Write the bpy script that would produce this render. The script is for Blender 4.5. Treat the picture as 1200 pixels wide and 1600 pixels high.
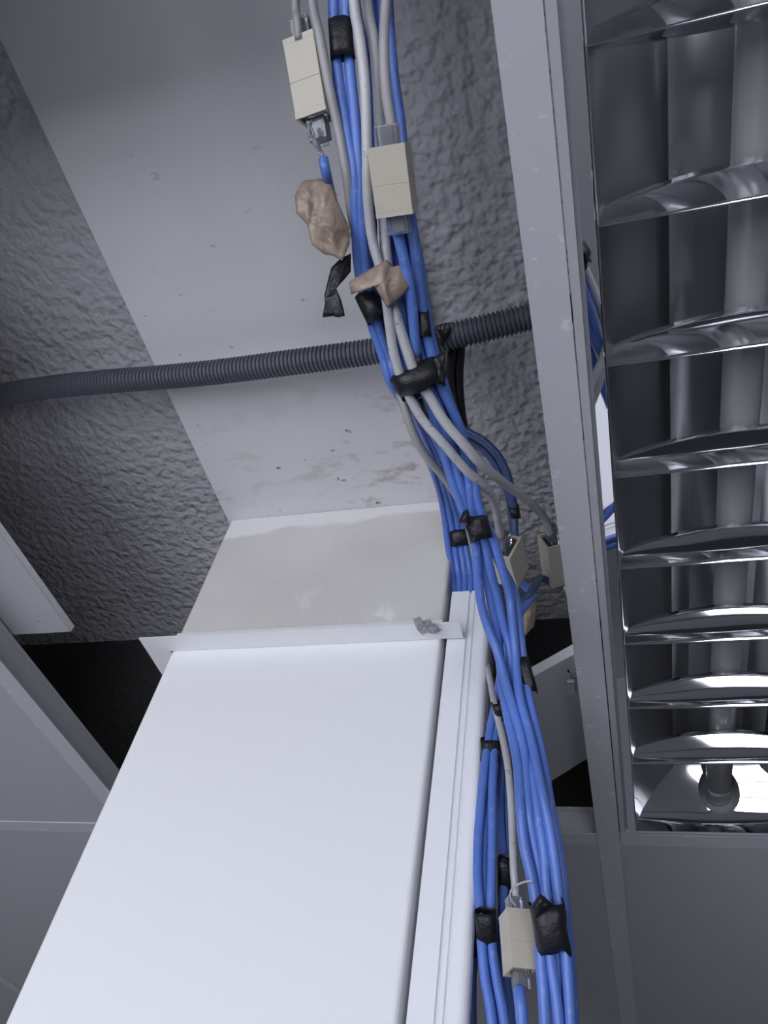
import bpy, bmesh, math, random
from mathutils import Vector, Matrix, noise
from mathutils.geometry import delaunay_2d_cdt
random.seed(7)
S = bpy.context.scene
for o in list(bpy.data.objects): bpy.data.objects.remove(o)

# ------------------------------------------------------------------ camera
# coordinates below are metres measured from the lens (x right, y towards the column, z up); the lens is OZ above the floor
OZ = 2.157
CX = Vector((0.96183789, 0.23270935, 0.14392439))     # image right
CY = Vector((-0.08732903, 0.75957454, -0.64453096))   # image down
CZ = Vector((-0.25930968, 0.60736552, 0.75090986))    # viewing direction
cam = bpy.data.cameras.new('camera'); camo = bpy.data.objects.new('camera', cam)
S.collection.objects.link(camo); S.camera = camo
cam.sensor_fit = 'VERTICAL'; cam.sensor_height = 24.0; cam.lens = 18.0; cam.clip_start = 0.01
camo.matrix_world = Matrix(((CX.x, -CY.x, -CZ.x, 0), (CX.y, -CY.y, -CZ.y, 0), (CX.z, -CY.z, -CZ.z, OZ), (0, 0, 0, 1)))

# ------------------------------------------------------------------ world, exposure
W = bpy.data.worlds.new('World'); S.world = W; W.use_nodes = True
W.node_tree.nodes['Background'].inputs[0].default_value = (0.72, 0.82, 1.0, 1)
W.node_tree.nodes['Background'].inputs[1].default_value = 1.0
S.view_settings.view_transform = 'Standard'; S.view_settings.look = 'None'
S.view_settings.exposure = 0.0; S.view_settings.gamma = 1.0; S.view_settings.use_curve_mapping = False
WINDOW_STRENGTH = 5.4

C = S.collection

# ------------------------------------------------------------------ helpers
def at(u, v, d):
    """point that the photograph shows at (u, v), d metres along the viewing direction"""
    return (CX * ((u - 600) / 1200) + CY * ((v - 800) / 1200) + CZ) * d
def onplane(u, v, axis, val):
    r = at(u, v, 1.0)
    return r * (val / r[axis])
def up(p): return Vector((p[0], p[1], p[2] + OZ))

def link(name, me, mat, parent=None, smooth=False):
    o = bpy.data.objects.new(name, me); C.objects.link(o)
    if mat is not None and not me.materials: me.materials.append(mat)
    if smooth:
        for p in me.polygons: p.use_smooth = True
    if parent is not None: o.parent = parent
    return o
def mesh(name, verts, faces):
    me = bpy.data.meshes.new(name)
    me.from_pydata([up(v) for v in verts], [], faces); me.update()
    return me
def tag(o, label=None, cat=None, group=None, kind=None):
    if label: o['label'] = label
    if cat: o['category'] = cat
    if group: o['group'] = group
    if kind: o['kind'] = kind
    return o
def empty(name, loc=None):
    o = bpy.data.objects.new(name, None); C.objects.link(o); o.empty_display_size = 0.02
    return o
def bm_obj(name, bm, mat, parent=None, smooth=False):
    me = bpy.data.meshes.new(name); bm.normal_update(); bm.to_mesh(me); bm.free()
    return link(name, me, mat, parent, smooth)
def box_bm(x0, x1, y0, y1, z0, z1, bevel=0.0, seg=2):
    bm = bmesh.new()
    vs = [bm.verts.new(up((x, y, z))) for z in (z0, z1) for y in (y0, y1) for x in (x0, x1)]
    for f in ((0, 2, 3, 1), (4, 5, 7, 6), (0, 1, 5, 4), (2, 6, 7, 3), (0, 4, 6, 2), (1, 3, 7, 5)):
        bm.faces.new([vs[i] for i in f])
    if bevel: bmesh.ops.bevel(bm, geom=list(bm.edges), offset=bevel, segments=seg, profile=0.5, affect='EDGES')
    return bm
def box(name, x0, x1, y0, y1, z0, z1, mat, parent=None, bevel=0.0):
    return bm_obj(name, box_bm(x0, x1, y0, y1, z0, z1, bevel), mat, parent)

def catmull(pts, n=6):
    P = [Vector(p) for p in pts]
    P = [2 * P[0] - P[1]] + P + [2 * P[-1] - P[-2]]
    out = []
    for i in range(1, len(P) - 2):
        a, b, c, d = P[i - 1], P[i], P[i + 1], P[i + 2]
        for k in range(n):
            t = k / n
            out.append(0.5 * ((2 * b) + (c - a) * t + (2 * a - 5 * b + 4 * c - d) * t * t + (3 * b - a - 3 * c + d) * t ** 3))
    out.append(P[-2]); return out
def sweep(pts, rad, seg=12, cap=True):
    """verts, faces of a round tube along pts; rad is a number or a function of the index"""
    n = len(pts); V = []; F = []
    t = (pts[1] - pts[0]).normalized()
    ref = Vector((1, 0, 0)) if abs(t.x) < 0.8 else Vector((0, 0, 1))
    nrm = (ref - t * ref.dot(t)).normalized()
    for i, p in enumerate(pts):
        t = (pts[min(i + 1, n - 1)] - pts[max(i - 1, 0)]).normalized()
        nrm = (nrm - t * nrm.dot(t)).normalized(); b = t.cross(nrm)
        r = rad(i) if callable(rad) else rad
        for k in range(seg):
            a = 2 * math.pi * k / seg
            V.append(p + (nrm * math.cos(a) + b * math.sin(a)) * r)
    for i in range(n - 1):
        for k in range(seg):
            k2 = (k + 1) % seg
            F.append((i * seg + k, i * seg + k2, (i + 1) * seg + k2, (i + 1) * seg + k))
    if cap:
        F.append(tuple(range(seg - 1, -1, -1))); F.append(tuple(range((n - 1) * seg, n * seg)))
    return V, F
def tube(name, pts, rad, mat, parent=None, n=6, seg=12):
    V, F = sweep(catmull(pts, n), rad, seg)
    return link(name, mesh(name, V, F), mat, parent, True)

# ------------------------------------------------------------------ materials
def mat(name, col, rough=0.5, metal=0.0, spec=0.5, **kw):
    m = bpy.data.materials.new(name); m.use_nodes = True
    b = m.node_tree.nodes['Principled BSDF']
    b.inputs['Base Color'].default_value = (*col, 1); b.inputs['Roughness'].default_value = rough
    b.inputs['Metallic'].default_value = metal; b.inputs['Specular IOR Level'].default_value = spec
    for k, v in kw.items(): b.inputs[k.replace('_', ' ')].default_value = v
    return m
def nodes(m): return m.node_tree.nodes, m.node_tree.links, m.node_tree.nodes['Principled BSDF']
def pos(m):
    N, L, b = nodes(m)
    g = N.new('ShaderNodeNewGeometry'); return g.outputs['Position']
def ntex(m, vec, scale, detail=3, rough=0.5, dist=0.0):
    N, L, b = nodes(m); t = N.new('ShaderNodeTexNoise'); L.new(vec, t.inputs['Vector'])
    t.inputs['Scale'].default_value = scale; t.inputs['Detail'].default_value = detail
    t.inputs['Roughness'].default_value = rough; t.inputs['Distortion'].default_value = dist
    return t.outputs['Fac']
def mapr(m, val, a, b_, c=0.0, d=1.0):
    N, L, b = nodes(m); r = N.new('ShaderNodeMapRange'); L.new(val, r.inputs[0])
    for i, x in enumerate((a, b_, c, d)): r.inputs[i + 1].default_value = x
    return r.outputs[0]
def mth(m, op, a, b_):
    N, L, b = nodes(m); r = N.new('ShaderNodeMath'); r.operation = op
    for i, x in enumerate((a, b_)):
        if isinstance(x, (int, float)): r.inputs[i].default_value = x
        else: L.new(x, r.inputs[i])
    return r.outputs[0]
def mixc(m, fac, a, b_):
    N, L, b = nodes(m); r = N.new('ShaderNodeMix'); r.data_type = 'RGBA'
    if isinstance(fac, (int, float)): r.inputs[0].default_value = fac
    else: L.new(fac, r.inputs[0])
    for i, x in ((6, a), (7, b_)):
        if isinstance(x, tuple): r.inputs[i].default_value = (*x, 1)
        else: L.new(x, r.inputs[i])
    return r.outputs[2]
def bump(m, val, dist, strength=1.0):
    N, L, b = nodes(m); t = N.new('ShaderNodeBump'); L.new(val, t.inputs['Height'])
    t.inputs['Distance'].default_value = dist; t.inputs['Strength'].default_value = strength
    L.new(t.outputs['Normal'], b.inputs['Normal'])
def setc(m, c): N, L, b = nodes(m); L.new(c, b.inputs['Base Color'])
def sep(m, vec):
    N, L, b = nodes(m); s = N.new('ShaderNodeSeparateXYZ'); L.new(vec, s.inputs[0]); return s.outputs
def mapping(m, vec, scale):
    N, L, b = nodes(m); s = N.new('ShaderNodeMapping'); L.new(vec, s.inputs[0]); s.inputs['Scale'].default_value = scale; return s.outputs[0]

# rough-cast plaster
M_plaster = mat('textured_plaster', (0.36, 0.355, 0.375), 0.7, spec=0.35)
p = pos(M_plaster)
a = ntex(M_plaster, p, 100, 1.5, 0.45, 0.0); b2 = ntex(M_plaster, p, 30, 2)
h = mth(M_plaster, 'ADD', mapr(M_plaster, a, 0.2, 0.8), mth(M_plaster, 'MULTIPLY', b2, 0.6))
bump(M_plaster, h, 0.0042)
setc(M_plaster, mixc(M_plaster, mapr(M_plaster, ntex(M_plaster, p, 9, 4), 0.3, 0.7), (0.45, 0.445, 0.47), (0.53, 0.525, 0.55)))

# smooth painted soffit of the beam, smudged near the column
M_soffit = mat('painted_soffit', (0.6, 0.6, 0.62), 0.55, spec=0.3)
p = pos(M_soffit); s = sep(M_soffit, p)
near = mapr(M_soffit, s[1], 0.30, 0.50)
right = mapr(M_soffit, s[0], -0.30, -0.15, 0.3, 1.0)
d1 = mapr(M_soffit, ntex(M_soffit, mapping(M_soffit, p, (1.0, 2.2, 1.0)), 22, 5, 0.6), 0.54, 0.63)
dirt = mth(M_soffit, 'MULTIPLY', mth(M_soffit, 'MULTIPLY', d1, near), right)
d2 = mapr(M_soffit, ntex(M_soffit, mapping(M_soffit, p, (1.0, 1.6, 1.0)), 45, 4, 0.65), 0.665, 0.70)
d2 = mth(M_soffit, 'MULTIPLY', d2, mapr(M_soffit, s[1], 0.05, 0.42, 0.0, 1.0))
c0 = mixc(M_soffit, mapr(M_soffit, ntex(M_soffit, p, 6, 4), 0.35, 0.7), (0.68, 0.675, 0.69), (0.74, 0.735, 0.745))
setc(M_soffit, mixc(M_soffit, d2, mixc(M_soffit, mth(M_soffit, 'MULTIPLY', dirt, 0.95), c0, (0.33, 0.30, 0.26)), (0.16, 0.14, 0.12)))
bump(M_soffit, ntex(M_soffit, p, 25, 3), 0.0008)

# column: bright paint below the suspended ceiling, bare cream filler coat above it with a whiter band of filler on top
M_col = mat('painted_column', (0.8, 0.8, 0.8), 0.45, spec=0.4)
p = pos(M_col); s = sep(M_col, p)
wav = mth(M_col, 'MULTIPLY', mth(M_col, 'SUBTRACT', ntex(M_col, p, 14, 2), 0.5), 0.03)
zz = mth(M_col, 'ADD', mth(M_col, 'SUBTRACT', s[2], mth(M_col, 'MULTIPLY', mth(M_col, 'ADD', s[0], 0.4), 0.05)), wav)
band = mapr(M_col, zz, OZ + 0.607, OZ + 0.613)
above = mapr(M_col, s[2], OZ + 0.448, OZ + 0.452)
scuff = mapr(M_col, ntex(M_col, mapping(M_col, p, (1, 1, 0.7)), 30, 5, 0.65), 0.60, 0.66)
scuff = mth(M_col, 'MULTIPLY', scuff, mapr(M_col, s[2], OZ + 0.53, OZ + 0.46))
cream = mixc(M_col, mapr(M_col, ntex(M_col, p, 10, 3), 0.35, 0.7), (0.60, 0.585, 0.56), (0.68, 0.665, 0.64))
cream = mixc(M_col, scuff, cream, (0.80, 0.80, 0.80))
topc = mixc(M_col, band, cream, (0.80, 0.795, 0.79))
setc(M_col, mixc(M_col, above, (0.84, 0.845, 0.86), topc))
bump(M_col, ntex(M_col, p, 18, 2), 0.0006)

M_concrete = mat('bare_concrete', (0.30, 0.295, 0.30), 0.9)
p = pos(M_concrete); bump(M_concrete, ntex(M_concrete, p, 40, 4), 0.003)
M_wall = mat('wall_paint', (0.36, 0.36, 0.37), 0.7)
p = pos(M_wall); bump(M_wall, ntex(M_wall, p, 60, 2), 0.0008)
M_floor = mat('floor_vinyl', (0.22, 0.22, 0.24), 0.45)
p = pos(M_floor); setc(M_floor, mixc(M_floor, ntex(M_floor, p, 40, 4), (0.12, 0.12, 0.13), (0.16, 0.16, 0.17)))
M_tile = mat('ceiling_tile_vinyl', (0.43, 0.43, 0.455), 0.6, spec=0.35)
p = pos(M_tile)
t1 = mapr(M_tile, ntex(M_tile, p, 130, 3, 0.6), 0.66, 0.72)
t1 = mth(M_tile, 'MULTIPLY', t1, mapr(M_tile, ntex(M_tile, p, 9, 2), 0.5, 0.6))
bump(M_tile, mth(M_tile, 'ADD', t1, mth(M_tile, 'MULTIPLY', ntex(M_tile, p, 12, 2), 0.6)), 0.0008)
M_tileedge = mat('ceiling_tile_core', (0.87, 0.87, 0.88), 0.8)
M_grid = mat('grid_bar_paint', (0.50, 0.505, 0.53), 0.5, spec=0.4)
p = pos(M_grid)
setc(M_grid, mixc(M_grid, mapr(M_grid, ntex(M_grid, p, 60, 5, 0.7), 0.60, 0.64), (0.50, 0.505, 0.535), (0.62, 0.62, 0.64)))
M_trim = mat('trim_white_paint', (0.78, 0.785, 0.80), 0.35)
M_trunk = mat('trunking_white_plastic', (0.84, 0.85, 0.89), 0.32)
M_rim = mat('fixture_rim_paint', (0.42, 0.425, 0.45), 0.4)
M_housing = mat('fixture_housing_metal', (0.30, 0.30, 0.32), 0.5)
M_mirror = mat('polished_aluminium', (0.86, 0.87, 0.90), 0.045, 1.0)
p = pos(M_mirror); bump(M_mirror, ntex(M_mirror, p, 9, 2), 0.0016, 0.6)
M_mirrorflat = mat('polished_edge_strip', (0.86, 0.87, 0.90), 0.03, 1.0)
M_refl = mat('satin_reflector', (0.50, 0.505, 0.53), 0.33, 1.0)
M_tubeglass = mat('fluorescent_tube_phosphor', (0.29, 0.29, 0.30), 0.25)
M_cap = mat('tube_cap_metal', (0.6, 0.6, 0.62), 0.3, 0.8)
M_conduit = mat('conduit_grey_plastic', (0.095, 0.104, 0.128), 0.42)
def cablemat(name, c, dirt=0.25, rough=0.36, dcol=(0.5, 0.52, 0.56)):
    m = mat(name, c, rough); p = pos(m)
    f = mapr(m, ntex(m, p, 160, 4, 0.65), 0.60, 0.70, 0, dirt)
    g = mapr(m, ntex(m, p, 24, 2), 0.35, 0.7, 0.85, 1.06)
    cc = mixc(m, f, c, dcol)
    N, L, b = nodes(m); v = N.new('ShaderNodeVectorMath'); v.operation = 'SCALE'
    L.new(cc, v.inputs[0]); L.new(g, v.inputs['Scale']); L.new(v.outputs[0], b.inputs['Base Color'])
    bump(m, ntex(m, p, 90, 2), 0.0006)
    return m
M_blue = cablemat('blue_cable_pvc', (0.105, 0.205, 0.60))
M_navy = cablemat('dark_blue_cable_pvc', (0.045, 0.075, 0.20), 0.1)
M_white = cablemat('white_cable_pvc', (0.52, 0.52, 0.54), 0.55, dcol=(0.12, 0.115, 0.11))
M_grey = cablemat('grey_cable_pvc', (0.34, 0.335, 0.34), 0.3, dcol=(0.15, 0.14, 0.13))
p = pos(M_white)
M_tape = mat('black_electrical_tape', (0.010, 0.010, 0.013), 0.42, spec=0.4)
p = pos(M_tape); bump(M_tape, ntex(M_tape, p, 110, 3, 0.6), 0.0012)
M_mask = mat('brown_masking_tape', (0.27, 0.21, 0.165), 0.38)
p = pos(M_mask); bump(M_mask, ntex(M_mask, p, 90, 3, 0.6, 0.5), 0.0015)
setc(M_mask, mixc(M_mask, mapr(M_mask, ntex(M_mask, p, 70, 3, 0.6, 0.8), 0.35, 0.7), (0.235, 0.18, 0.14), (0.36, 0.285, 0.225)))
M_beige = mat('coupler_beige_plastic', (0.50, 0.465, 0.385), 0.45)
p = pos(M_beige); bump(M_beige, ntex(M_beige, p, 300, 2), 0.0002)
M_hole = mat('coupler_socket_dark', (0.05, 0.048, 0.042), 0.7)
M_clear = mat('clear_plug_plastic', (0.9, 0.92, 0.95), 0.08, Transmission_Weight=0.92, IOR=1.45)
M_gold = mat('gold_contact', (0.85, 0.72, 0.45), 0.3, 1.0)
M_wire = mat('bare_wire_insulation', (0.22, 0.24, 0.28), 0.4)
M_silver = mat('silver_foil', (0.42, 0.43, 0.45), 0.2, 1.0)
p = pos(M_silver); bump(M_silver, ntex(M_silver, p, 170, 4, 0.7), 0.006)
M_frame = mat('window_frame_paint', (0.55, 0.55, 0.56), 0.4)
M_pane = bpy.data.materials.new('daylit_window_pane'); M_pane.use_nodes = True
nt = M_pane.node_tree; nt.nodes.clear()
em = nt.nodes.new('ShaderNodeEmission'); em.inputs[0].default_value = (0.875, 0.90, 1.0, 1); em.inputs[1].default_value = WINDOW_STRENGTH
ou = nt.nodes.new('ShaderNodeOutputMaterial'); nt.links.new(em.outputs[0], ou.inputs[0])

# ------------------------------------------------------------------ the room
X0, X1, Y0, Y1 = -2.6, 3.0, -1.25, 3.2
ZF, ZS, ZC = -OZ, 0.662, 0.443          # floor, underside of the slab, suspended ceiling
ZB = 0.640                              # underside of the beam
tag(box('floor', X0, X1, Y0, Y1, ZF - 0.1, ZF, M_floor), kind='structure')
tag(box('wall_left', X0 - 0.1, X0, Y0, Y1, ZF, 1.25, M_wall), kind='structure')
tag(box('wall_right', X1, X1 + 0.1, Y0, Y1, ZF, 1.25, M_wall), kind='structure')
tag(box('wall_far', X0, X1, Y1, Y1 + 0.1, ZF, 1.25, M_wall), kind='structure')
# wall behind the camera with two window openings either side of a pier
WZ0, WZ1 = -1.85, 0.10
WIN = [(-1.75, -0.12, 3), (0.33, 0.83, 1)]
wb = bmesh.new()
def addbox(bm, *a):
    t = box_bm(*a); tmp = bpy.data.meshes.new('t'); t.to_mesh(tmp); t.free(); bm.from_mesh(tmp); bpy.data.meshes.remove(tmp)
for (a0, a1) in ((X0, WIN[0][0]), (WIN[0][1], WIN[1][0]), (WIN[1][1], X1)): addbox(wb, a0, a1, Y0 - 0.1, Y0, ZF, ZS)
for (a0, a1, n_) in WIN:
    addbox(wb, a0, a1, Y0 - 0.1, Y0, ZF, WZ0); addbox(wb, a0, a1, Y0 - 0.1, Y0, WZ1, ZS)
tag(bm_obj('wall_back', wb, M_wall), kind='structure')
for wi, (WX0, WX1, nx) in enumerate(WIN):
    win = tag(empty('window_%d' % (wi + 1)), kind='structure'); nz = 3
    for i in range(nx + 1):
        x = WX0 + (WX1 - WX0) * i / nx
        box('window_post', x - 0.025, x + 0.025, Y0 - 0.09, Y0 - 0.02, WZ0, WZ1, M_frame, win)
    for j in range(nz + 1):
        z = WZ0 + (WZ1 - WZ0) * j / nz
        box('window_rail', WX0, WX1, Y0 - 0.085, Y0 - 0.025, z - 0.02, z + 0.02, M_frame, win)
    for i in range(nx):
        for j in range(nz):
            xa, xb = WX0 + (WX1 - WX0) * i / nx + .025, WX0 + (WX1 - WX0) * (i + 1) / nx - .025
            za, zb = WZ0 + (WZ1 - WZ0) * j / nz + .02, WZ0 + (WZ1 - WZ0) * (j + 1) / nz - .02
            box('pane', xa, xb, Y0 - 0.06, Y0 - 0.052, za, zb, M_pane, win)
YE, ZU = 0.73, 0.80                    # the low slab ends here; a higher bare slab follows
tag(box('ceiling', X0, X1, Y0, YE, ZS, ZU + 0.1, M_plaster), kind='structure')
tag(box('ceiling_upper', X0, X1, YE, Y1, ZU, ZU + 0.1, M_concrete), kind='structure')
BX0, BX1 = -0.408, -0.128
tag(box('beam', BX0, BX1, Y0, 0.715, ZB, ZS + 0.002, M_soffit), kind='structure')
KX0, KX1, KY0, KY1 = -0.404, -0.137, 0.508, 0.78
col = tag(bm_obj('column', box_bm(KX0, KX1, KY0, KY1, ZF, ZB, 0.0035, 3), M_col), kind='structure')

# ------------------------------------------------------------------ suspended ceiling: bars and tiles
sus = tag(empty('suspended_ceiling'), kind='structure')
GX, GDX, GY, GDY = -0.013, 0.604, 0.855, 1.2
xs = [GX + GDX * k for k in range(-4, 5)]; ys = [GY + GDY * j for j in range(-2, 2)]
def tee(name, a, b, along):
    """upside-down T bar: flange 24 mm wide, web 35 mm high"""
    prof = [(-.012, 0), (.012, 0), (.012, .0012), (.001, .0012), (.001, .032), (.003, .032), (.003, .037), (-.003, .037), (-.003, .032), (-.001, .032), (-.001, .0012), (-.012, .0012)]
    V = []; n = len(prof)
    for e in (a, b):
        for (s_, z_) in prof:
            V.append((e[0] + s_, e[1], ZC + z_) if along == 'y' else (e[0], e[1] + s_, ZC + z_ + .0002))
    F = [(i, (i + 1) % n, n + (i + 1) % n, n + i) for i in range(n)] + [tuple(range(n - 1, -1, -1)), tuple(range(n, 2 * n))]
    return link(name, mesh(name, V, F), M_grid, sus)
for x in xs: tee('grid_bar', (x, Y0, 0), (x, Y1, 0), 'y')
for y in ys:
    for i in range(len(xs) - 1):
        tee('grid_bar', (xs[i] + .0125, y, 0), (xs[i + 1] - .0125, y, 0), 'x')
def slab_tile(name, x0, x1, y0, y1, z, th=0.014, parent=None):
    o = bm_obj(name, box_bm(x0, x1, y0, y1, z, z + th, 0.0012, 1), M_tile, parent)
    o.data.materials.append(M_tileedge)
    for f in o.data.polygons:
        if f.normal.z > -0.5: f.material_index = 1
    return o
edx = [X0 + 0.002] + [x for x in xs if X0 < x < X1] + [X1 - 0.002]
edy = [Y0 + 0.002] + [y for y in ys if Y0 < y < Y1] + [Y1 - 0.002]
for i in range(len(edx) - 1):
    for j in range(len(edy) - 1):
        xm, ym = (edx[i] + edx[i + 1]) / 2, (edy[j] + edy[j + 1]) / 2
        if abs(xm - (GX - GDX / 2)) < .1 and abs(ym - (GY - GDY / 2)) < .2: continue     # tile taken out round the column
        if abs(xm - (GX + GDX / 2)) < .1 and abs(ym - (GY - GDY / 2)) < .2: continue     # light fitting
        slab_tile('tile', edx[i] + .005, edx[i + 1] - .005, edy[j] + .005, edy[j + 1] - .005, ZC + .0014, parent=sus)

slab_tile('tile', GX - GDX + .005, -0.20, GY - GDY + .005, -0.045, ZC + .0014, parent=sus)  # unseen cut tile, added over the near hole to shade the beam soffit
# loose tiles
c = onplane(112, 988, 2, ZC + 0.040)
lt = slab_tile('ceiling_tile', c.x - 0.59, c.x, c.y - 1.19, c.y, ZC + 0.040, 0.009)
tag(lt, 'loose ceiling tile pushed up over the left grid bar beside the corrugated conduit', 'ceiling tile')
# broken tile leaning in the hole behind the light fitting
q = [onplane(826, 1061, 2, .490), onplane(903, 1019, 2, .490), onplane(938, 1172, 2, .490), onplane(853, 1226, 2, .490)]
n_ = (q[1] - q[0]).cross(q[3] - q[0]).normalized()
if n_.z < 0: n_ = -n_
V = q + [p_ + n_ * 0.013 for p_ in q]
bt = link('ceiling_tile', mesh('ceiling_tile', V, [(0, 1, 2, 3), (7, 6, 5, 4), (0, 4, 5, 1), (1, 5, 6, 2), (2, 6, 7, 3), (3, 7, 4, 0)]), M_tile)
bt.data.materials.append(M_tileedge)
for f in list(bt.data.polygons)[1:]: f.material_index = 1
bb = bmesh.new(); bb.from_mesh(bt.data); bmesh.ops.recalc_face_normals(bb, faces=bb.faces); bb.to_mesh(bt.data); bb.free()
tag(bt, 'broken piece of ceiling tile leaning in the dark gap between blue cables and light fitting', 'ceiling tile')

# angle trim round the column
tr = tag(empty('trim_1'), kind='structure')
fx = KX0 - 0.026; fy = KY0 - 0.021; fr = -0.117
V = [(fx, fy, ZC), (fr, fy, ZC), (fr, KY0 - .0008, ZC), (KX0 - .001, KY0 - .0008, ZC)]
def plate(name, poly, th, m, parent):
    n = len(poly); V = [Vector(p_) for p_ in poly] + [Vector(p_) + Vector((0, 0, th)) for p_ in poly]
    F = [tuple(range(n - 1, -1, -1)), tuple(range(n, 2 * n))] + [(i, (i + 1) % n, n + (i + 1) % n, n + i) for i in range(n)]
    return link(name, mesh(name, V, F), m, parent)
plate('front_angle', V, .0012, M_trim, tr)
box('front_angle_leg', KX0 - .001, KX1, KY0 - .0016, KY0 - .0004, ZC + .0013, ZC + .022, M_trim, tr)
plate('side_angle', [(fx, fy + .0004, ZC + .0002), (KX0 - .0012, KY0 - .0004, ZC + .0002), (KX0 - .0012, KY1, ZC + .0002), (fx, KY1, ZC + .0002)], .0012, M_trim, tr)

# ------------------------------------------------------------------ light fitting
lf = tag(empty('light_fixture'), 'recessed fluorescent light fitting with mirrored louvre blades, switched off', 'light fixture')
LX0, LX1, LY0, LY1 = 0.0, 0.578, GY - GDY + .012, 0.8445
# rim with a stepped profile
def ring(name, x0, x1, y0, y1, w, z0, z1, m):
    bm = bmesh.new()
    for (a0, a1, b0, b1) in ((x0, x0 + w, y0, y1), (x1 - w, x1, y0, y1), (x0 + w, x1 - w, y0, y0 + w), (x0 + w, x1 - w, y1 - w, y1)):
        t = box_bm(a0, a1, b0, b1, z0, z1); tmp = bpy.data.meshes.new('t'); t.to_mesh(tmp); t.free(); bm.from_mesh(tmp); bpy.data.meshes.remove(tmp)
    return bm_obj(name, bm, m, lf)
ring('rim', LX0, LX1, LY0, LY1, .0055, ZC + .0005, ZC + .004, M_rim)
# housing: open box above the louvre
ZT = ZC + 0.088
bm = bmesh.new()
for a in ((LX0, LX0 + .001, LY0, LY1, ZC + .012, ZT), (LX1 - .001, LX1, LY0, LY1, ZC + .012, ZT), (LX0, LX1, LY0, LY0 + .001, ZC + .012, ZT), (LX0, LX1, LY1 - .001, LY1, ZC + .012, ZT), (LX0, LX1, LY0, LY1, ZT, ZT + .001)):
    t = box_bm(*a); tmp = bpy.data.meshes.new('t'); t.to_mesh(tmp); t.free(); bm.from_mesh(tmp); bpy.data.meshes.remove(tmp)
bm_obj('housing', bm, M_housing, lf)
# louvre cassette: per lamp one trough with parabolic side reflectors
NT = 3
cx0, cx1 = 0.0165, LX1 - 0.0165
cw = (cx1 - cx0) / NT
cy0, cy1 = LY0 + .012, 0.8365
def strip(name, prof, y0, y1, m, th=0.0006):
    """sheet swept along y from a profile of (x, z)"""
    n = len(prof); V = []
    for y in (y0, y1):
        for (x, z) in prof: V.append((x, y, z))
    F = [(i, i + 1, n + i + 1, n + i) for i in range(n - 1)]
    o = link(name, mesh(name, V, F), m, lf, n > 2)
    md = o.modifiers.new('thickness', 'SOLIDIFY'); md.thickness = th; md.offset = 0
    return o
strip('cassette_edge', [(cx0 - .0002, ZC - .003), (cx0 - .0108, ZC + .0042)], cy0, cy1, M_mirrorflat)
strip('cassette_edge', [(cx1 + .0002, ZC - .003), (cx1 + .0108, ZC + .0033)], cy0, cy1, M_mirrorflat)
for k in range(NT):
    xl, xr = cx0 + cw * k, cx0 + cw * (k + 1)
    half = cw / 2
    for sgn, xe in ((1, xl), (-1, xr)):
        prof = [(xe + sgn * (0.0006 + half * 0.50 * (t / 8) ** 1.7), ZC + .001 + .060 * (t / 8)) for t in range(9)]
        strip('side_reflector', prof, cy0, cy1, M_refl)
    xm = (xl + xr) / 2
    strip('back_reflector', [(xm - half * .5, ZC + .0615), (xm - half * .3, ZC + .078), (xm, ZC + .068), (xm + half * .3, ZC + .078), (xm + half * .5, ZC + .0615)], cy0, cy1, M_refl)
# blades: concave mirrored sides meeting in a thin lower edge, pitch 90 mm
pitch = 0.0897; yb0 = 0.0785
bl = None
prof = []
hb = 0.030
for t in range(9): prof.append((0.0006 + 0.0115 * (t / 8) ** 1.8, hb * t / 8))
prof = [(-a_, z_) for (a_, z_) in reversed(prof)] + prof
for i in range(-5, 9):
    y = yb0 + pitch * i
    if y < cy0 + .02 or y > cy1 - .06: continue
    for k in range(NT):
        xl, xr = cx0 + cw * k + .0008, cx0 + cw * (k + 1) - .0008
        if bl is None or True:
            V = []; n = len(prof); cols = 13
            for ci in range(cols):
                f = ci / (cols - 1); 
                x = xl + (xr - xl) * f
                g_ = math.sin(math.pi * min(max(f, .02), .98)) ** .8; sa_, sz_ = .35 + .65 * g_, .5 + .5 * g_
                for (a_, z_) in prof:
                    a_, z_ = a_ * sa_, z_ * sz_
                    # ends are trimmed to follow the side reflectors
                    lim = cw / 2 * 0.50 * (z_ / .060) ** 1.7
                    xx = min(max(x, xl + lim), xr - lim)
                    V.append((xx, y + a_, ZC + .0012 + z_))
            F = [(c_ * n + r_, c_ * n + r_ + 1, (c_ + 1) * n + r_ + 1, (c_ + 1) * n + r_) for c_ in range(cols - 1) for r_ in range(n - 1)]
            F += [(c_ * n + n - 1, c_ * n, (c_ + 1) * n, (c_ + 1) * n + n - 1) for c_ in range(cols - 1)]
            link('louvre_blade', mesh('louvre_blade', V, F), M_mirror, lf, True)
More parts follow.
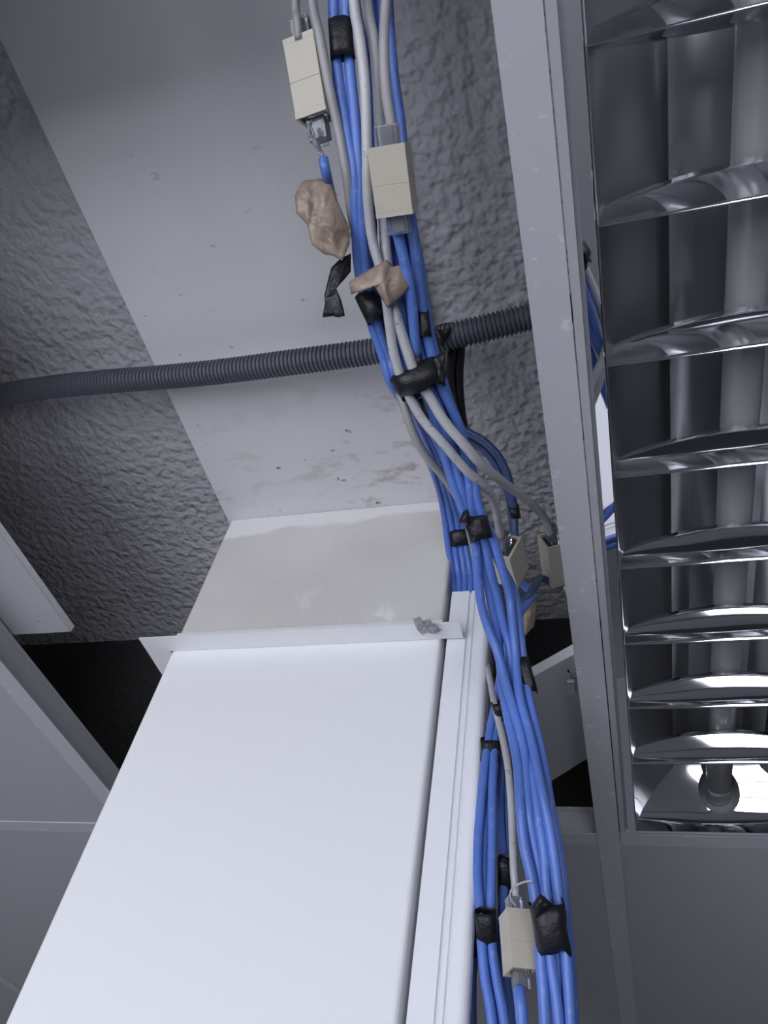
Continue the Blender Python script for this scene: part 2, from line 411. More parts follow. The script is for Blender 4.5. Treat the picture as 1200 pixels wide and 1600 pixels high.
# end plate: curved mirror with a round opening for each tube
TZ = ZC + 0.040
def end_plate(xl, xr):
    xm = (xl + xr) / 2; R = .021; pts = []; edges = []
    H = .062
    outer = []
    for i in range(13): outer.append((xl + (xr - xl) * i / 12, 0))
    for j in range(1, 9): outer.append((xr, H * j / 8))
    for i in range(11, -1, -1): outer.append((xl + (xr - xl) * i / 12, H))
    for j in range(7, 0, -1): outer.append((xl, H * j / 8))
    n = len(outer); pts += outer; edges += [(i, (i + 1) % n) for i in range(n)]
    m_ = 28; hz = TZ - ZC
    for k in range(m_):
        a = 2 * math.pi * k / m_; pts.append((xm + R * math.cos(a), hz + R * math.sin(a)))
    edges += [(n + k, n + (k + 1) % m_) for k in range(m_)]
    for i in range(1, 24):
        for j in range(1, 12):
            x, z = xl + (xr - xl) * i / 24, H * j / 12
            if math.hypot(x - xm, z - hz) > R * 1.12: pts.append((x, z))
    v, e, f, *_ = delaunay_2d_cdt([Vector(p_) for p_ in pts], edges, [], 0, 1e-6)
    F = []
    for t in f:
        cx_ = sum(v[i].x for i in t) / 3; cz_ = sum(v[i].y for i in t) / 3
        if math.hypot(cx_ - xm, cz_ - hz) > R * .99: F.append(tuple(t))
    yv = lambda z: cy1 - 0.0005 - 0.030 * (z / H) ** 1.8
    V = [(p_.x, yv(p_.y), ZC + .0012 + p_.y) for p_ in v]
    o = link('end_reflector', mesh('end_reflector', V, F), M_mirror, lf, True)
    return xm
tx = []
for k in range(NT): tx.append(end_plate(cx0 + cw * k + .0006, cx0 + cw * (k + 1) - .0006))
# tubes
for x in tx:
    o = tube('fluorescent_tube', [Vector((x, LY0 + .03, TZ + .006)), Vector((x, .2, TZ + .006)), Vector((x, LY1 - .028, TZ + .006))], .013, M_tubeglass, lf, n=4, seg=20)
    tube('tube_cap', [Vector((x, LY1 - .028, TZ + .006)), Vector((x, LY1 - .012, TZ + .006)), Vector((x, LY1 - .004, TZ + .006))], .0131, M_cap, o, n=2, seg=20)

# ------------------------------------------------------------------ cable trunking on the column's side
tk = tag(empty('cable_trunking'), 'white plastic cable trunking with grooved lid standing beside the white column', 'trunking')
tx0, tx1, ty0, ty1, tz1 = -0.1325, -0.0955, 0.5095, 0.536, 0.502
def extrude_profile(name, prof, z0, z1, m, parent):
    n = len(prof); V = [(x, y, z0) for (x, y) in prof] + [(x, y, z1) for (x, y) in prof]
    F = [(i, (i + 1) % n, n + (i + 1) % n, n + i) for i in range(n)]
    F += [tuple(range(n - 1, -1, -1)), tuple(range(n, 2 * n))]
    return link(name, mesh(name, V, F), m, parent)
w = tx1 - tx0
lid = [(tx0, ty0 + .002), (tx0 + .0006, ty0), (tx0 + w * .46, ty0), (tx0 + w * .475, ty0 + .0028), (tx0 + w * .50, ty0 + .0028), (tx0 + w * .515, ty0 + .0004),
       (tx0 + w * .60, ty0 + .0004), (tx0 + w * .62, ty0 + .0029), (tx0 + w * .645, ty0 + .0029), (tx0 + w * .67, ty0 - .0004), (tx1 - .006, ty0 - .0008)]
for k in range(1, 6):
    a = math.pi / 2 * k / 5
    lid.append((tx1 - .006 + .006 * math.sin(a), ty0 + .0052 - .006 * math.cos(a)))
lid += [(tx1, ty0 + .009), (tx1 - .0016, ty0 + .009), (tx1 - .0016, ty0 + .0055), (tx1 - .0035, ty0 + .0032), (tx0 + .0016, ty0 + .0032), (tx0 + .0016, ty0 + .009), (tx0, ty0 + .009)]
extrude_profile('lid', lid, ZF, tz1, M_trunk, tk)
base = [(tx0 + .0018, ty0 + .0095), (tx0 + .0034, ty0 + .0095), (tx0 + .0034, ty1 - .0016), (tx1 - .0034, ty1 - .0016), (tx1 - .0034, ty0 + .0095), (tx1 - .0018, ty0 + .0095), (tx1 - .0018, ty1), (tx0 + .0018, ty1)]
extrude_profile('base', base, ZF, tz1 - .003, M_trunk, tk)

# ------------------------------------------------------------------ corrugated conduit
cpx = [(-60, 632, .645), (0, 618, .635), (80, 605, .622), (170, 596, .612), (260, 589, .608), (350, 580, .606), (450, 567, .604), (570, 551, .604), (650, 537, .605), (740, 517, .608), (820, 497, .612), (930, 470, .618), (1040, 440, .62)]
cp = catmull([onplane(u, v, 2, z) for (u, v, z) in cpx], 40)
# resample to even steps of half a rib
L = [0]
for i in range(1, len(cp)): L.append(L[-1] + (cp[i] - cp[i - 1]).length)
step = 0.00098; res = []; j = 0; s_ = 0
while s_ < L[-1]:
    while L[j + 1] < s_: j += 1
    t = (s_ - L[j]) / max(1e-9, L[j + 1] - L[j]); res.append(cp[j].lerp(cp[j + 1], t)); s_ += step
def rib(i): return (0.0119, 0.0119, 0.0101, 0.0101)[i % 4]
V, F = sweep(res, rib, 18)
cd = tag(link('corrugated_conduit', mesh('corrugated_conduit', V, F), M_conduit, None, False), 'dark grey corrugated conduit running across the beam and behind the cables', 'conduit')

# ------------------------------------------------------------------ cables
DK = [(-200, .40), (0, .42), (280, .425), (450, .45), (600, .475), (700, .49), (800, .515), (920, .54), (1000, .54), (1050, .53), (1250, .465), (1450, .43), (1600, .41), (1750, .395)]
TK = [(-200, .405), (0, .425), (280, .43), (450, .455), (600, .482), (660, .550), (720, .650), (770, .720), (800, .742), (830, .752), (850, .755), (890, .747), (920, .737)]
IK = [(900, .66), (1000, .635), (1160, .580), (1300, .535), (1450, .490), (1600, .455), (1750, .425)]
def lerpk(K, v):
    if v <= K[0][0]: return K[0][1]
    for (a, b_), (c_, d_) in zip(K, K[1:]):
        if v <= c_: return b_ + (d_ - b_) * (v - a) / (c_ - a)
    return K[-1][1]
def path(px, K, off=0.0, extra=()):
    out = []
    for q_ in px:
        d = lerpk(K, q_[1]) + (q_[2] if len(q_) > 2 else off)
        out.append(at(q_[0], q_[1], d))
    return out + [Vector(e) for e in extra]
RC = 0.0032
def cable(name, pts, m, label, r=RC, parent=None, group=None):
    if pts[0].y < 0.02: pts = [pts[0] + Vector((.012, -.62, .02)), pts[0] + Vector((.004, -.26, -.004))] + pts
    o = tube(name, pts, r, m, parent, n=6, seg=12)
    return tag(o, label, 'cable', group)

# five blue cables that drop into the trunking
T = {
 'a': ([(520,-150),(521,0),(526,100),(537,180),(552,260),(556,330),(559,400),(567,455),(584,515),(599,558),(612,600),(637,640),(652,684),(672,725),(686,765),(694,805),(699,845),(706,890),(709,916)], 0.0, 'blue cable entering the trunking top at its outer left, leftmost of the five'),
 'b': ([(538,-150),(540,0),(546,100),(554,180),(560,250),(563,330),(568,400),(577,455),(592,515),(608,558),(622,600),(648,650),(668,695),(686,735),(697,775),(706,820),(710,850),(715,890),(718,916)], 0.0, 'blue cable entering the trunking top, second from the left of the five'),
 'c': ([(560,-150),(563,0),(570,100),(576,200),(580,300),(583,400),(592,455),(605,515),(620,558),(630,600),(655,655),(680,705),(697,750),(709,790),(716,825),(719,850),(725,890),(727,916)], 0.013, 'blue cable entering the trunking top, middle one of the five'),
 'd': ([(580,-150),(584,0),(588,100),(592,200),(597,300),(603,400),(612,455),(622,515),(634,558),(640,600),(668,660),(690,710),(706,760),(717,800),(724,830),(728,855),(734,890),(736,916)], 0.013, 'blue cable entering the trunking top, fourth from the left of the five'),
 'e': ([(590,-150),(595,0),(600,100),(606,200),(611,300),(616,400),(624,455),(634,515),(645,558),(650,600),(678,660),(701,715),(717,765),(729,805),(736,835),(739,860),(743,890),(745,916)], 0.019, 'blue cable entering the trunking top at its right, nearest the hanging blue bundle'),
}
for k, (px, off, lab) in T.items():
    px2 = [(u, v, off if v < 600 else off * max(0, (760 - v) / 160)) for (u, v) in px]
    e = onplane(px[-1][0], px[-1][1], 1, 0.5225); pts_ = path(px2, TK)[:-2] + [onplane(px[-2][0], px[-2][1], 1, 0.5180), e]
    ex = [(min(max(e.x, tx0 + .0065), tx1 - .0065), .5225, .47), (min(max(e.x, tx0 + .0065), tx1 - .0065), .5225, .38)]
    cable('network_cable', pts_ + [Vector(q_) for q_ in ex], M_blue, lab)

# hanging front bundle
Fp = {
 'A': ([(586,-150,.016),(592,0,.016),(600,110,.016),(608,190,.018),(614,280,.02),(620,350,.018),(628,400,.012),(638,460,.008),(648,510,.006),(658,555,.004),(668,595,.003),(686,637,.002),(702,690,.002),(712,730,.002),(720,760,.001),(728,790,.001),(741,835,.004),(752,872,.004),(761,910,.004),(768,947,.004),(775,982,.005),(780,1015,.007),(783,1050,.007),(787,1085,.006),(795,1126,.003),(804,1164,.001),(810,1207,0),(813,1260,0),(819,1320,0),(829,1365,0),(836,1402,0),(842,1450,0),(845,1500,0),(851,1590,0),(854,1700,0)], 'blue cable at the left edge of the hanging bundle just right of the trunking'),
 'B': ([(580,-150,.022),(588,0,.022),(594,110,.024),(601,190,.024),(606,280,.024),(612,350,.022),(618,400,.014),(626,460,.012),(637,510,.008),(648,555,.008),(660,600,.006),(678,650,.004),(692,697,.002),(703,740,.001),(716,775,0),(724,797,0),(736,830,0),(744,857,-.001),(747,904,-.002),(752,944,-.002),(761,977,-.002),(776,1015,-.002),(790,1065,-.002),(802,1107,-.002),(811,1139,-.002),(819,1175,0),(823,1230,.001),(827,1275,.001),(834,1320,.003),(843,1365,.004),(850,1410,.002),(855,1450,0),(860,1500,0),(872,1590,0),(876,1700,0)], 'blue cable crossing the face of the trunking, frontmost and bowing left of its bundle'),
 'C': ([(606,-150,.012),(606,0,.012),(614,110,.012),(625,190,.012),(636,300,.012),(645,360,.008),(652,420,.004),(661,490,.001),(672,545,0),(688,600,0),(699,625,0),(713,655,.001),(723,684,.003),(729,720,.003),(733,755,.001),(737,795,0),(746,825,0),(757,847,0),(765,887,0),(776,928,.001),(785,970,.002),(795,1007,.003),(801,1045,.004),(808,1090,.004),(817,1130,.003),(826,1165,.003),(834,1222,0),(843,1290,0),(850,1335,0),(853,1387,.002),(862,1440,.003),(870,1500,.005),(878,1590,.006),(882,1700,.006)], 'blue cable in the middle of the hanging bundle, third from its left'),
 'D': ([(600,-150,.018),(602,0,.018),(611,110,.018),(621,190,.018),(634,300,.02),(645,360,.014),(656,420,.008),(666,490,.005),(677,545,.004),(693,600,.005),(707,640,.006),(722,690,.007),(734,723,.005),(740,750,.002),(747,787,0),(757,815,0),(770,842,-.001),(783,883,-.003),(795,925,-.003),(799,955,-.003),(804,1007,-.003),(807,1045,-.003),(811,1082,-.003),(819,1117,-.003),(829,1151,-.003),(838,1195,-.003),(847,1237,-.003),(859,1297,-.003),(867,1350,-.002),(873,1402,-.002),(880,1450,-.001),(885,1500,0),(891,1590,0),(894,1700,0)], 'glossy blue cable on the right side of the hanging bundle beside the couplers'),
 'E': ([(590,-150,.028),(596,0,.028),(605,110,.028),(614,190,.028),(625,300,.03),(636,360,.024),(646,420,.018),(656,490,.015),(668,550,.012),(684,605,.012),(700,650,.012),(720,710,.013),(735,760,.01),(750,805,.008),(768,850,.008),(783,885,.008),(797,910,.008),(806,935,.006),(810,965,.004),(815,1012,.003),(820,1050,.002),(824,1080,.001),(830,1107,.001),(837,1139,.002),(846,1176,.003),(853,1215,.004),(858,1250,.005),(868,1300,.005),(876,1350,.006),(881,1395,.006),(886,1450,.006),(890,1500,.007),(896,1590,.008),(899,1700,.008)], 'blue cable along the outer right edge of the hanging bundle, next to the leaning tile'),
}
for k, (px, lab) in Fp.items(): cable('network_cable', path(px, DK), M_blue, lab)

# inner bundle close to the trunking's right side
Ip = {
 '1': ([(802,965,.0),(793,1005,.0),(784,1045,0),(777,1085,0),(769,1125,0),(762,1165,0),(757,1200,0),(752,1250,0),(747,1310,0),(746,1370,0),(750,1425,0),(753,1480,0),(758,1530,0),(768,1590,0),(777,1690,0)], M_blue, 'blue cable hugging the right side of the trunking, left one under the small tape band'),
 '2': ([(806,970,.006),(798,1010,.006),(790,1055,.006),(781,1105,.003),(773,1165,0),(771,1200,-.002),(769,1250,-.003),(769,1310,-.003),(768,1370,-.002),(767,1425,0),(769,1480,0),(776,1530,0),(787,1590,0),(797,1690,0)], M_blue, 'blue cable beside the trunking, right one under the small tape band'),
 '3': ([(776,1180,.01),(768,1230,.009),(760,1280,.006),(756,1330,.005),(757,1380,.005),(760,1425,.006),(762,1480,.008),(765,1530,.008),(774,1600,.008),(780,1690,.008)], M_blue, 'blue cable half hidden between the two cables beside the trunking'),
 '4': ([(790,1130,.02),(785,1180,.016),(781,1230,.012),(781,1280,.010),(785,1330,.010),(788,1370,.010),(785,1420,.011),(784,1480,.012),(788,1540,.012),(797,1600,.012),(803,1690,.012)], M_blue, 'shaded blue cable behind the white cable, left one under the hidden tape band'),
 '5': ([(798,1120,.026),(792,1180,.022),(790,1240,.016),(792,1310,.014),(793,1360,.014),(792,1410,.016),(790,1480,.018),(794,1540,.018),(802,1600,.018),(808,1690,.018)], M_blue, 'shaded blue cable behind the white cable, right one under the hidden tape band'),
 '6': ([(752,1260,.030),(744,1340,.022),(739,1420,.018),(738,1490,.016),(737,1545,.014),(737,1600,.012),(737,1700,.01)], M_navy, 'dark blue cable in the shadow against the trunking edge near the bottom'),
}
for k, (px, m_, lab) in Ip.items(): cable('network_cable', path(px, IK), m_, lab)

# white and grey cables
cable('network_cable', path([(548,-150,-.004),(553,0,-.004),(562,60,-.004),(570,130,-.004),(573,220,-.002),(574,300,.002),(581,370,.002),(594,420,-.001),(603,465,-.005),(609,510,-.007),(615,550,-.008),(629,597,-.007),(646,632,-.006),(665,662,-.006),(692,692,-.006),(728,734,-.005),(757,760,.008),(772,783,.025),(778,815,.045),(783,838,.058)], DK), M_white, 'white cable crossing the blue bundle down to the coupler with the clear plug', 0.0030)
cable('network_cable', path([(564,-150,.006),(572,0,.006),(583,60,.006),(590,120,.006),(594,220,.008),(598,300,.01),(602,380,.006),(607,430,.002),(613,470,-.001),(621,500,-.005),(635,545,-.007),(651,590,-.007),(671,620,-.007),(695,659,-.007),(728,698,-.006),(752,725,0),(788,755,.035),(824,782,.072),(850,808,.105),(860,834,.117)], DK), M_white, 'white cable crossing the blue bundle to the coupler tucked behind the light frame', 0.0033)
cable('network_cable', path([(480,-150,-.002),(488,0,-.002),(500,60,-.002),(515,140,-.001),(528,200,.002),(541,270,.004),(549,330,.008),(561,400,.010),(574,460,.012),(590,520,.014),(607,575,.014),(624,615,.012),(633,640,.008),(647,680,.006),(668,716,.010),(689,740,.014),(707,764,.018),(724,795,.030),(735,835,.045),(742,870,.06)], DK), M_grey, 'grey cable at the left edge of the bundle, nearest the upper left coupler', 0.0028)
g4 = cable('network_cable', path([(607,-150,-.010),(603,0,-.010),(600,60,-.010),(602,130,-.010),(608,175,-.012),(613,205,-.014),(617,235,-.012)], DK), M_grey, 'light grey cable plugged into the top of the big upper right coupler', 0.0029)
g0 = cable('network_cable', path([(455,-150,0),(461,0,0),(464,30,0),(467,62,0)], DK), M_grey, 'grey cable plugged into the top of the upper left coupler', 0.0024)
cable('network_cable', path([(747,960,.085),(753,995,.07),(759,1028,.045),(766,1062,.015),(772,1095,-.006),(778,1122,-.008),(786,1155,-.010),(794,1200,-.012),(799,1260,-.012),(801,1310,-.012),(803,1360,-.010),(806,1395,-.006),(808,1420,-.002)], IK), M_white, 'white cable hanging beside the trunking into the lowest coupler', 0.0027)
# pigtails
cable('network_cable', path([(612,335,.0),(619,352,-.004),(624,375,-.006),(632,410,-.006),(640,450,-.006),(646,500,-.006),(650,556,-.003)], DK), M_blue, 'short blue pigtail below the big upper right coupler, passing behind masking tape')
cable('network_cable', path([(505,248,.0),(509,268,0),(516,300,.012),(528,340,.014),(540,380,.016)], DK), M_blue, 'short blue pigtail between the upper left coupler and the brown tape wad', 0.0029)
cable('network_cable', path([(811,1545,.004),(813,1565,0),(816,1600,0),(821,1700,0)], DK), M_blue, 'blue cable leaving the bottom of the lowest coupler', 0.0034)
cable('network_cable', [at(*q_) for q_ in [(707,640,.600),(716,664,.600),(733,676,.600),(757,690,.600),(781,716,.600),(797,756,.602),(803,800,.606),(804,848,.606)]], M_navy, 'dark blue cable arching over the textured ceiling, outer of the two loops', 0.0031)
cable('network_cable', [at(*q_) for q_ in [(700,645,.612),(716,672,.612),(735,690,.612),(758,706,.612),(780,736,.612),(794,772,.612),(800,812,.614),(803,850,.616)]], M_navy, 'dark blue cable arching over the textured ceiling, inner of the two loops', 0.0031)
cable('power_cable', [at(*q_) for q_ in [(708,520,.690),(706,550,.680),(703,590,.665),(707,630,.645),(716,668,.625),(730,700,.618)]], M_tape, 'black cable hanging from the conduit, left one of the pair', 0.0042)
cable('power_cable', [at(*q_) for q_ in [(720,518,.695),(719,548,.686),(716,592,.670),(719,640,.650),(725,676,.632),(738,705,.625)]], M_tape, 'black cable hanging from the conduit, right one of the pair', 0.0046)

# ------------------------------------------------------------------ tape bands
def sleeve(name, px0, px1, hw, d0, d1, thick, label, m=None, rag=0.12, seed=0, rings=7, seg=26, sup=0.75):
    """band of tape wrapped round cables: squashed tube with ragged ends, hw = half widths in metres at both ends"""
    m = m or M_tape
    p0, p1 = at(px0[0], px0[1], d0), at(px1[0], px1[1], d1)
    ax = (p1 - p0); L_ = ax.length; axn = ax.normalized()
    view = ((p0 + p1) / 2).normalized(); side = axn.cross(view).normalized(); dep = side.cross(axn).normalized()
    V = []
    for r in range(rings):
        f = r / (rings - 1)
        for k in range(seg):
            a = 2 * math.pi * k / seg
            ca, sa = math.cos(a), math.sin(a)
            cs = math.copysign(abs(ca) ** sup, ca); sn = math.copysign(abs(sa) ** sup, sa)
            h_ = hw[0] + (hw[1] - hw[0]) * f
            nz_ = noise.noise(Vector((ca * 1.7 + seed * 3.1, sa * 1.7, f * 2.3)))
            nz2 = noise.noise(Vector((ca * 4.1 + seed, sa * 4.1 + 5, f * 5)))
            sc = 1 + 0.10 * nz_ + 0.05 * nz2
            e = 0
            if r == 0 or r == rings - 1:
                e = rag * L_ * noise.noise(Vector((ca * 1.3 + seed * 7, sa * 1.3, r * 3.3)))
            tp = thick * (0.70 + 0.30 * math.sin(math.pi * f) ** .5)
            V.append(p0 + axn * (L_ * f + e) + side * cs * h_ * sc + dep * sn * tp * sc)
    F = [(r * seg + k, r * seg + (k + 1) % seg, (r + 1) * seg + (k + 1) % seg, (r + 1) * seg + k) for r in range(rings - 1) for k in range(seg)]
    o = link(name, mesh(name, V, F), m, None, True)
    md = o.modifiers.new('thickness', 'SOLIDIFY'); md.thickness = 0.0004; md.offset = 1
    return tag(o, label, 'tape')
mm = 0.001
def px2m(hw, d): return hw * d / 1200
def band(p0, p1, hw, d, thick, label, hw1=None, seed=0, rag=0.1, dd=0.0):
    return sleeve('electrical_tape', p0, p1, (px2m(hw, d), px2m(hw1 or hw, d)), d, d + dd, thick, label, seed=seed, rag=rag)
band((530, 32), (536, 92), 19, .4235, .0055, 'black tape band round the two blue cables at the top of the picture', seed=1, rag=.05)
band((569, 458), (590, 500), 17, .458, .007, 'black tape band round the bundle just below the strip of masking tape', seed=2)
band((660, 486), (665, 526), 10, .459, .0055, 'narrow black tape band on the right of the bundle above the conduit', seed=3)
band((646, 574), (662, 613), 43, .474, .0155, 'wide black tape wrap round the whole bundle in front of the conduit', hw1=36, seed=4, rag=.22)
band((662, 622), (674, 652), 10, .494, .005, 'small black tape band peeking between the two white cables', seed=5)
band((741, 805), (752, 843), 19, .5185, .0085, 'black tape band round the front bundle above the trunking top', seed=6, hw1=18)
band((718, 827), (721, 852), 16, .753, .0085, 'black tape band round the cables just above the trunking', seed=7, rag=.05)
band((802, 790), (805, 810), 8.5, .609, .0085, 'black tape band on the dark blue loop above the couplers', seed=8, dd=.002)
band((766, 1154), (766, 1190), 15, .580, .0072, 'black tape band beside the trunking below its midpoint, on two blue cables', seed=9, rag=.05)
band((777, 1097), (783, 1115), 10, .588, .008, 'small crumpled black tape band on the white cable beside the trunking', seed=10, rag=.2)
band((789, 1340), (789, 1397), 11.5, .524, .0072, 'black tape band in the shade behind the white cable above the lowest coupler', seed=11)
band((759, 1423), (761, 1474), 17, .488, .0068, 'black tape band on the inner cables left of the lowest coupler', seed=12, rag=.05)
band((738, 1466), (738, 1513), 8.5, .497, .005, 'black tape band in deep shade against the trunking edge', seed=13)
band((853, 1410), (866, 1488), 27, .4315, .0095, 'large black tape wrap on the front bundle right of the lowest coupler', hw1=26, seed=14, rag=.12, dd=-.006)
band((817, 1032), (829, 1078), 10, .534, .0055, 'torn shiny black tape on the bundle beside the leaning tile', seed=15, rag=.35, dd=-.01)
band((651, 553), (654, 573), 8, .466, .004, 'black tape plug on the end of the short blue pigtail', seed=16)
band((676, 530), (704, 522), 19, .672, .0135, 'black tape wrapped round the conduit behind the cables', seed=17, rag=.25, dd=.008)

# crumpled sheets of tape
def sheet(name, outline, d, m, label, bulge=0.004, seed=0, rings=6, th=0.0004, cat='tape', depthf=None, amp=0.004, wad=False):
    """crumpled tape: rings from the outline to its centroid with folds in depth; a wad gets a second, bulging back"""
    n0 = len(outline); dense = []
    for i in range(n0):
        a, b_ = outline[i], outline[(i + 1) % n0]
        for k in range(3):
            t = k / 3; dense.append((a[0] + (b_[0] - a[0]) * t, a[1] + (b_[1] - a[1]) * t))
    cu = sum(q_[0] for q_ in dense) / len(dense); cv = sum(q_[1] for q_ in dense) / len(dense)
    V = []; F = []; n = len(dense)
    def shell(sign, base):
        for r in range(rings):
            f = r / rings
            for (u, v) in dense:
                uu, vv = u + (cu - u) * f, v + (cv - v) * f
                dd = (depthf(uu, vv) if depthf else d)
                w_ = 1.2 * abs(noise.noise(Vector((uu * .05 + seed, vv * .02, sign)))) - .4 + .7 * abs(noise.noise(Vector((uu * .06 + vv * .05, vv * .07 + seed, sign))))
                V.append(at(uu, vv, dd - sign * bulge * (1 - (1 - f) ** 2) + amp * w_ * (0.35 + .65 * f if wad else 1)))
        V.append(at(cu, cv, (depthf(cu, cv) if depthf else d) - sign * bulge))
        c_ = base + rings * n
        for r in range(rings - 1):
            for k in range(n):
                a = base + r * n + k; b_ = base + r * n + (k + 1) % n
                F.append((a, b_, b_ + n, a + n) if sign > 0 else (a, a + n, b_ + n, b_))
        for k in range(n):
            a = base + (rings - 1) * n + k; b_ = base + (rings - 1) * n + (k + 1) % n
            F.append((a, b_, c_) if sign > 0 else (b_, a, c_))
    shell(1, 0)
    if wad: shell(-1, len(V))
    o = link(name, mesh(name, V, F), m, None, True)
    md = o.modifiers.new('thickness', 'SOLIDIFY'); md.thickness = th; md.offset = 0
    return tag(o, label, cat)
sheet('masking_tape', [(461,307),(466,292),(475,282),(495,280),(515,277),(525,307),(536,335),(548,360),(546,382),(535,407),(522,400),(507,397),(487,382),(480,350),(463,333)], .432, M_mask, 'crumpled brown masking tape wad hanging left of the cables', .0045, 3, wad=True, amp=.006, rings=9)
sheet('masking_tape', [(545,441),(575,422),(605,406),(615,417),(635,411),(640,430),(642,447),(625,465),(606,482),(596,465),(585,447),(575,447),(549,460)], .4395, M_mask, 'torn brown masking tape strip stuck across the cables', .003, 8, depthf=lambda u, v: .437 + abs(u - 600) * .00012, amp=.003)
sheet('masking_tape', [(825,925),(836,932),(839,950),(837,965),(834,980),(828,984),(820,995),(812,985),(811,965),(814,945)], .622, M_mask, 'small brown masking tape scrap below the coupler with the clear plug', .006, 12, wad=True)
sheet('electrical_tape', [(548,396),(532,404),(518,418),(513,436),(507,462),(508,475),(504,496),(520,494),(528,496),(539,494),(533,470),(523,446),(521,436),(528,430),(548,424)], .442, M_tape, 'loose tail of black tape dangling below the brown wad', .002, 5, amp=.003)
sheet('electrical_tape', [(676,513),(690,516),(706,511),(700,527),(690,541),(682,534)], .652, M_tape, 'black tape flap sticking up beside the conduit', .002, 6, amp=.003)
sheet('electrical_tape', [(723,800),(731,795),(735,812),(733,823),(724,818),(717,817)], .506, M_tape, 'small torn tape tab on the band above the trunking top', .003, 9, wad=True)
sheet('electrical_tape', [(676,560),(690,552),(696,550),(693,574),(698,584),(694,598),(684,590)], .462, M_tape, 'torn corner of black tape at the right of the wide wrap', .002, 15, amp=.002)
sheet('electrical_tape', [(829,1418),(838,1404),(845,1397),(858,1408),(866,1414),(856,1420),(846,1424),(836,1438)], .4215, M_tape, 'lifted tip of black tape on top of the large wrap beside the lowest coupler', .003, 21, amp=.0025)
# foil scrap on the trim
f0 = [(645,967),(656,964),(661,970),(672,967),(677,977),(690,984),(679,991),(668,988),(660,992),(652,984)]
ff = sheet('foil_tape', f0, 0, M_silver, 'torn silver foil stuck on the white trim', .0015, 31, cat=None, amp=.0045, depthf=lambda u, v: onplane(u, v, 2, ZC - .004).dot(CZ))
ff.parent = tr
for p_ in ff.data.polygons: p_.use_smooth = False

# ------------------------------------------------------------------ couplers
root_P = {}
def coupler(TL, TR, BL, thick, label, plug_top=True, plug_bot=True, contacts=False):
    """inline network coupler: TL, TR, BL = (u, v, depth) of three corners of its front face"""
    o_, r_, b_ = at(*TL), at(*TR), at(*BL)
    Ld = b_ - o_; Ln = Ld.normalized(); Wd = r_ - o_; Wd = Wd - Ln * Wd.dot(Ln); Wn = Wd.normalized()
    Nn = Wn.cross(Ln).normalized()
    if Nn.dot(o_) < 0: Nn = -Nn
    w_, l_ = Wd.length, Ld.length
    P = lambda a, b__, c_: o_ + Wn * a * w_ + Ln * b__ * l_ + Nn * c_ * thick
    root = tag(empty('cable_coupler'), label, 'coupler')
    def obox(name, a0, a1, b0, b1, c0_, c1_, m, par, bev=0.0):
        bm = bmesh.new()
        vs = [bm.verts.new(up(P(a, b__, c_))) for c_ in (c0_, c1_) for b__ in (b0, b1) for a in (a0, a1)]
        for f in ((0, 2, 3, 1), (4, 5, 7, 6), (0, 1, 5, 4), (2, 6, 7, 3), (0, 4, 6, 2), (1, 3, 7, 5)): bm.faces.new([vs[i] for i in f])
        bmesh.ops.recalc_face_normals(bm, faces=bm.faces)
        if bev: bmesh.ops.bevel(bm, geom=list(bm.edges), offset=bev, segments=2, profile=.5, affect='EDGES')
        return bm_obj(name, bm, m, par)
    # body in two halves with a fine joint between them, open frame at each end
    wl = .09
    for (b0, b1, nm) in ((0, .5525, 'body'), (.55, 1, 'body_half')):
        obox(nm, 0, 1, b0 + (.07 if b0 == 0 else 0), b1 - (.07 if b1 == 1 else 0), 0, 1, M_beige, root, .0004)
    for (b0, b1) in ((0, .075), (.925, 1)):
        for q_ in ((0, 1, 0, wl), (0, 1, 1 - wl, 1), (0, wl, wl, 1 - wl), (1 - wl, 1, wl, 1 - wl)):
            obox('socket_rim', q_[0], q_[1], b0, b1, q_[2], q_[3], M_beige, root)
    for (b0, b1, on) in ((-.02, .068, plug_top), (.932, 1.02, plug_bot)):
        bb0, bb1 = (.0655, .069) if b0 < .5 else (.931, .9345)
        obox('socket', wl, 1 - wl, bb0, bb1, wl, 1 - wl, M_hole, root)
        if on:
            e0, e1 = (-.28, .060) if b0 < .5 else (.94, 1.28)
            pg = obox('plug', .2, .8, e0, e1, .28, .72, M_clear, root, .0006)
            obox('plug_core', .34, .66, e0 + .04, e1 - .04, .38, .60, M_wire, pg)
            for k in range(4 if contacts and b0 > .5 else 0):
                a_ = .27 + k * .13
                g0_, g1_ = (e0 + .20, e0 + .30) if b0 < .5 else (e0 + .06, e0 + .17)
                obox('contact', a_, a_ + .05, g0_, g1_, .255, .285, M_gold, pg)
            lt0, lt1 = (-.34, .03) if b0 < .5 else (.97, 1.30)
            obox('latch', .36, .64, lt0, lt1, .80, .84, M_clear, pg)
    root_P[label] = P
    return root
coupler((441,63,.424), (490,55,.4175), (462,187,.427), .017, 'beige cable coupler at the upper left, above the brown tape wad')
coupler((573,232,.404), (632,222,.3985), (588,342,.418), .0165, 'big beige cable coupler in front of the cables near the top')
coupler((796,874,.578), (816,845,.592), (809,920,.604), .020, 'beige cable coupler standing right of the blue bundle, with a clear plug below')
coupler((839,836,.655), (857,871,.640), (847,897,.677), .020, 'beige cable coupler half hidden behind the white frame of the light')
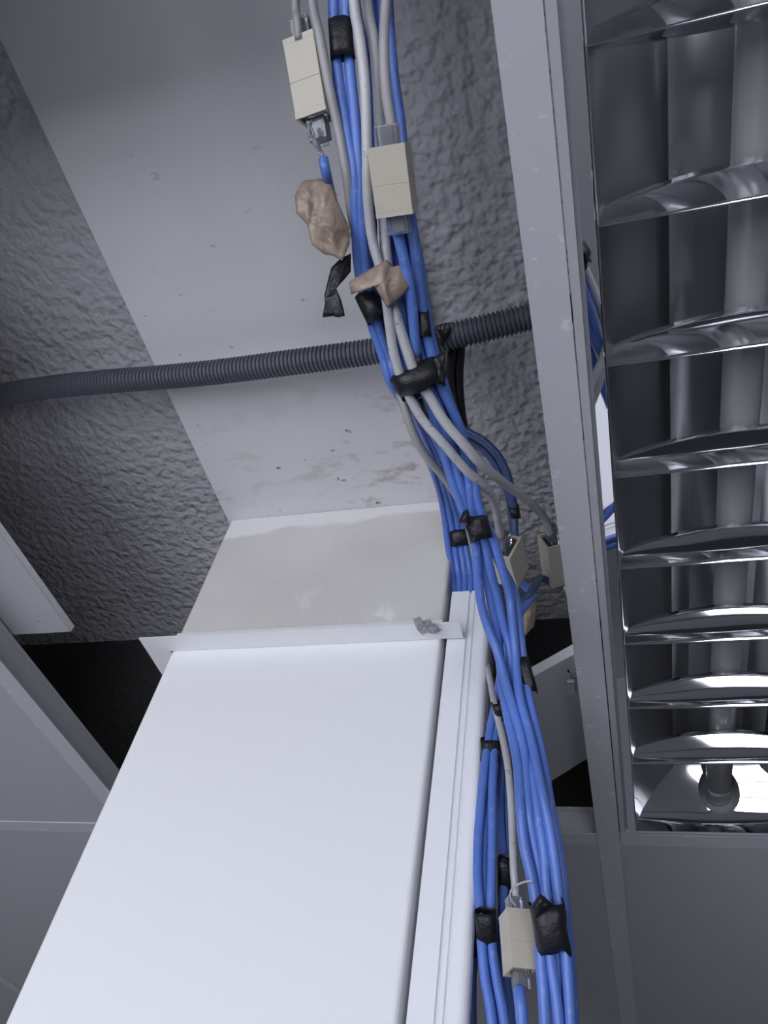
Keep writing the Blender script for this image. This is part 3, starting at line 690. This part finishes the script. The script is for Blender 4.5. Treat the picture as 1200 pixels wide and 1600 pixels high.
coupler((792,1417,.4500), (830,1419,.4520), (800,1511,.4270), .0175, 'beige cable coupler hanging lowest, beside the large black tape wrap', contacts=True)
Pa = root_P['beige cable coupler standing right of the blue bundle, with a clear plug below']
cable('network_cable', [Pa(.5, 1.0, .5)] + [at(*q_) for q_ in [(830,926,.618),(826,940,.600),(817,951,.583),(807,960,.567),(805,985,.560),(806,1020,.554),(808,1060,.546)]], M_blue, 'blue cable curling from below the coupler with the clear plug into the bundle')
Pb = root_P['beige cable coupler half hidden behind the white frame of the light']
cable('network_cable', [Pb(.5, 1.0, .35), Pb(.5, 1.12, .30)] + [at(*q_) for q_ in [(845,903,.655),(838,913,.632),(829,926,.612),(819,944,.594),(811,962,.584),(808,1000,.578),(812,1060,.572)]], M_navy, 'dark blue cable curling from below the coupler tucked behind the light frame')
# twisted wires of the opened plug below the upper left coupler
for k, (du, dd) in enumerate(((-3, 0), (3, .001), (0, -.002))):
    tube('loose_wire', [at(483 + du, 190, .4225 + dd), at(486 - du, 208, .422 - dd), at(494 + du, 224, .423 + dd), at(501 - du * .5, 238, .424), at(505 + du * .3, 252, .425)], .0009, M_wire, None, n=6, seg=8)
    tag(bpy.data.objects[C.objects[-1].name], ['dark thin wire below the upper left coupler, left strand', 'dark thin wire below the upper left coupler, right strand', 'dark thin wire below the upper left coupler, front strand'][k], 'wire')
wl_ = tube('loose_wire', [at(832,1376,.436), at(820,1378,.440), at(806,1384,.446), at(798,1393,.449), at(798,1404,.4515), at(806,1416,.452)], .0006, M_white, None, n=6, seg=8)
tag(wl_, 'thin white wire curling above the lowest coupler', 'wire')

c = onplane(893, 1068, 2, ZC + .030)
bm = box_bm(c.x - .004, c.x + .004, c.y - .010, c.y + .010, ZC + .024, ZC + .028, .001, 2)
addbox(bm, c.x - .003, -.001, c.y - .004, c.y + .004, ZC + .040, ZC + .043)
addbox(bm, c.x - .003, c.x - .001, c.y - .004, c.y + .004, ZC + .027, ZC + .043)
bm_obj('fixing_clip', bm, M_cap, lf)
